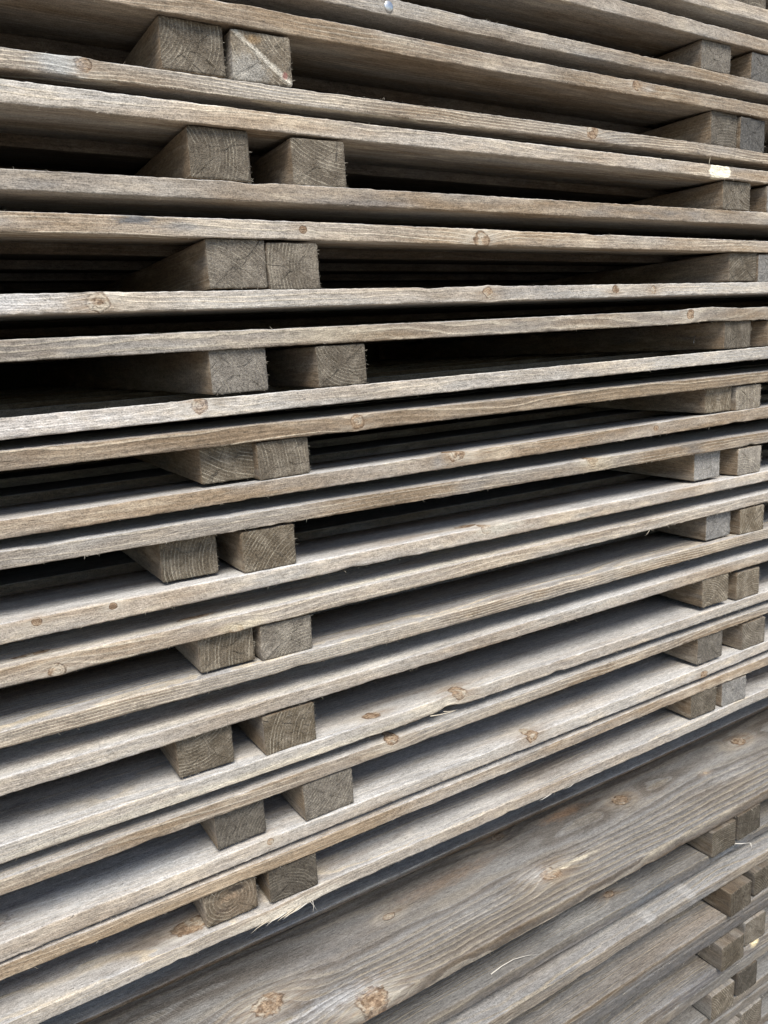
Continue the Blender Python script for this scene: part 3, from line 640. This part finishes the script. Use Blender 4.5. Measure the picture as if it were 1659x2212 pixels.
for q, (yf, ta, tb_, ba, bb) in enumerate(MROW):
    yl = D * (yf - 1.0)
    zref = H + D * (ba + bb)
    p = empty('timber_panel', (0, yl, zref), MLAB[q], GROUP_LOW); low.append((p, zref, yl))
    zt = lambda x, a=ta, b=tb_, zr=zref: D * a + b * np.asarray(x) + H - zr
    zb = lambda x, a=ba, b=bb, zr=zref: D * a + b * np.asarray(x) + H - zr
    g_, br, la, pith = MLOOK[q]
    W = .2285 * D if q == 0 else .179 * D
    kn = [(x, y, float(zt(x)) - .004, rx * 1.25, ry * 1.25, .024, ry * 1.5) for (x, y, rx, ry) in MK.get(q, [])]
    pa = [(x, y, (float(zt(x)) - .004 if q == 0 else float(zt(x) + zb(x)) / 2) + dz, sx, sy, sz, c, am, rg, sf) for (x, y, dz, sx, sy, sz, c, am, rg, sf) in MP.get(q, [])]
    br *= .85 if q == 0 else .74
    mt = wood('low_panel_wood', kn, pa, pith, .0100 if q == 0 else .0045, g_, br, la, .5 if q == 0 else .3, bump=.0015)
    up_of_row = q % 2 == 0
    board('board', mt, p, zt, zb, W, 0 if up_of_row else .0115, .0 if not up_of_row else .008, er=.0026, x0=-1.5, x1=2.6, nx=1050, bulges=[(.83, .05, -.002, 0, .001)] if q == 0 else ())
    dm = low_rear
    nrear = 5
    for j in range(nrear):
        board('board', dm, p, zt, zb, .179 * D, 0 if up_of_row else .0115, .008 if up_of_row else 0, nx=150 if j < 1 else 40, er=.002, loc=(0, W + .004 + j * .183 * D, 0), x0=-1.5, x1=2.6, rough=.8)
    sp = []
    for k_ in range(50):
        x = random.uniform(.3, 1.6)
        sp.append((x, 0, float(zb(x)) + .0006, random.uniform(-1, 1), random.uniform(-1, .1), random.uniform(-1.2, -.1)) if random.random() < .5 else (x, 0, float(zt(x)) - .0006, random.uniform(-1, 1), random.uniform(-1, .1), random.uniform(.1, 1)))
    fuzz('frayed_fibre', fibre, p, sp, (.0012, .0036), .00015)

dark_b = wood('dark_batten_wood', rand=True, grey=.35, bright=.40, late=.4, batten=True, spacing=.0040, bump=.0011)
slate_b = wood('slate_batten_wood', rand=True, grey=.95, bright=.58, late=.3, batten=True, spacing=.0040, bump=.0010)
# (row upper index, X ratio of lower left corner seen, Y factor, width ratio seen, owner upper?)
MB = [(0,1.434,.898,.0905,0,dark_b), (0,1.5335,.897,.0890,1,dark_b), (2,1.515,.860,.0870,0,dark_b), (2,1.609,.868,.088,1,dark_b), (4,1.492,.849,.0890,0,dark_b), (4,1.5835,.862,.082,1,slate_b),
      (6,1.4575,.858,.0910,0,slate_b), (6,1.560,.862,.080,1,dark_b), (8,1.49,.86,.09,0,slate_b), (8,1.585,.862,.088,1,slate_b), (10,1.48,.862,.09,0,dark_b), (10,1.59,.862,.088,1,dark_b)]
for (q, Xr, yf, wr, isup, mt) in MB:
    own = q if isup else q + 1
    for gx, dx in ((1, 0.0), (0, -1.16)):
        x = (Xr + dx) * D * yf; wd = wr * D * yf
        a = MROW[q]; b = MROW[q + 1]
        ztop = H + D * a[3] + a[4] * x; zbot = H + D * b[1] + b[2] * x
        gap = ztop - zbot; ht = min(gap - .003, .050)
        p, zref, yl = low[own]
        zz = (ztop - ht - .0002) if isup else zbot + .0002
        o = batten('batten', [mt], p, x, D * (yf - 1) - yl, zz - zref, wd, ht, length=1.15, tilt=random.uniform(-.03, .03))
        o.rotation_euler = (0, 0, random.uniform(-.015, .015))
        if gx:
            fuzz('frayed_fibre', fibre, o, [(wd * random.random(), 0, ht * random.choice((0.02, .98)), random.uniform(-.6, .6), -1, random.uniform(-1, .2)) for _ in range(16)], (.001, .0035), .00015)

# bearers between the two stacks and under the lower one
bm_ = wood('bearer_wood', rand=True, grey=.5, bright=.7, batten=True, spacing=.004)
zlo, zhi = H + D * MROW[0][1] + .0005, H + D * LAY[22][2] - .003
for lab, x in (('squared bearer under the left end of the upper stack', -.28), ('squared bearer under the middle of the upper stack', .36), ('squared bearer under the right end of the upper stack', 1.28)):
    o = batten('bearer', [bm_], None, x, .21, zlo + .0005 - .002, .095, zhi - zlo - .002, length=.9)
    o['label'] = lab + ', resting on the lower stack'; o['category'] = 'bearer'; o['group'] = 'bearers between the stacks'
zg = H + D * MROW[-1][3] - .002
for lab, x in (('squared bearer under the left end of the lower stack', -.2), ('squared bearer under the middle of the lower stack', .6), ('squared bearer under the right end of the lower stack', 1.5)):
    o = batten('bearer', [bm_], None, x, -.06, 0.0, .095, zg, length=1.0)
    o['label'] = lab + ', resting on the ground'; o['category'] = 'bearer'; o['group'] = 'bearers under the lower stack'

# added dark screen behind the stacks, blocks light from the back of the gaps
bw = mesh_obj('light_blocker', [(-3, 1.262, 0), (7, 1.262, 0), (7, 1.53, 0), (-3, 1.53, 0), (-3, 1.262, 2.6), (7, 1.262, 2.6), (7, 1.53, 2.6), (-3, 1.53, 2.6)],
    [(0, 1, 5, 4), (1, 2, 6, 5), (2, 3, 7, 6), (3, 0, 4, 7), (4, 5, 6, 7), (3, 2, 1, 0)], [plain('dark_blocker', (.06, .055, .05), .95, 0, 12, .3)], smooth=False)
bw['kind'] = 'structure'

# ------------------------------------------------------------------ small details: splinters and nails, children of their panels
def on_panel(n, pts, mat, r0, name='splinter'):
    p, zref = panels[n]; return sliver(name, mat, p, [(x, y, z - zref) for x, y, z in pts], r0)
def edge_pt(n, x, which, dz=0.0, dy=0.0): return (x, dy, z_of(n, which, x) + dz)
def torn(n, x, which, vecs, mat, r0):
    b = Vector(edge_pt(n, x, which, -.001 if which == 't' else .001, 0.0)); pts = [b]
    for v_ in vecs: pts.append(pts[-1] + Vector(v_))
    on_panel(n, pts, mat, r0)
torn(22, .795, 'b', [(-.012, -.003, .001), (-.014, -.004, .002), (-.010, -.003, .003)], white_sl, .0013)
torn(22, .845, 'b', [(-.012, -.003, .000), (-.018, -.004, .004)], white_sl, .0008)
for xx in (.300, .312, .322, .333, .343, .352):
    k1 = random.uniform(.5, 1.1); torn(22, xx, 'b', [(-.012 * k1, -.001, -.001 - random.uniform(0, .002)), (-.012 * k1, -.001, random.uniform(-.002, .001)), (-.010 * k1, -.001, random.uniform(-.003, .001))], white_sl if random.random() < .4 else fresh, random.uniform(.0008, .002))
torn(22, .357, 'b', [(.004, -.004, -.006), (.003, -.003, -.009)], white_sl, .0005); torn(22, .361, 'b', [(-.001, -.004, -.007), (-.003, -.002, -.008)], white_sl, .0004)
torn(18, .565, 'b', [(.014, -.003, -.001), (.018, -.003, .000), (.012, -.001, .001)], fresh, .0016)
torn(18, .588, 'b', [(.010, -.002, -.002), (.012, -.002, .000)], fresh, .0011)
torn(5, 1.145, 't', [(-.001, -.001, .005), (.001, -.001, .007)], fresh, .0007)
torn(15, 1.02, 'b', [(-.006, -.001, -.004), (-.007, -.001, -.003)], fresh, .0005)
def on_low(q, pts, mat, r0, name='splinter'):
    p, zref, yl = low[q]; return sliver(name, mat, p, [(x, y - yl, z - zref) for x, y, z in pts], r0)
# loose white sliver on the second low panel, and one farther right
yl1 = low[1][2]
on_low(1, [(.605, yl1 + .010, H - D * 1.080 + .001), (.628, yl1 + .012, H - D * 1.080 + .002), (.650, yl1 + .011, H - D * 1.080 + .003), (.672, yl1 + .006, H - D * 1.080 + .002), (.69, yl1 - .002, H - D * 1.080 + .001)], white_sl, .0014)
on_low(1, [(1.150, yl1 + .004, H - D * 1.083), (1.175, yl1 - .010, H - D * 1.086), (1.195, yl1 - .018, H - D * 1.088)], white_sl, .0024)
on_low(1, [(1.192, yl1 - .017, H - D * 1.088), (1.195, yl1 - .018, H - D * 1.098), (1.194, yl1 - .018, H - D * 1.108)], white_sl, .0012)
# nail head in the edge of the second panel, bent nail in a batten side
def nail_head(n, x, r_):
    p, zref = panels[n]; z0 = z_of(n, 't', x) - .009 - zref; v = []; f = []
    for yy, rr in ((.004, r_ * .95), (-.0012, r_), (-.002, r_ * .8)):
        for q in range(20): a = q * math.pi / 10; v.append((x + rr * math.cos(a), yy, z0 + rr * math.sin(a)))
    for a in range(2):
        for q in range(20): q2 = (q + 1) % 20; f.append((a * 20 + q, a * 20 + q2, a * 20 + 20 + q2, a * 20 + 20 + q))
    f.append(tuple(range(40, 60))); mesh_obj('nail_head', v, f, [steel], p)
nail_head(2, .55, .0062)
p9, zr9 = panels[9]
xb = XA[9][2] * D; zm = z_of(9, 'b', xb) - .028 - zr9
sliver('nail', steel, p9, [(xb + .002, .06, zm + .006), (xb - .004, .058, zm + .003), (xb - .008, .055, zm - .002), (xb - .009, .054, zm - .007)], .0014)
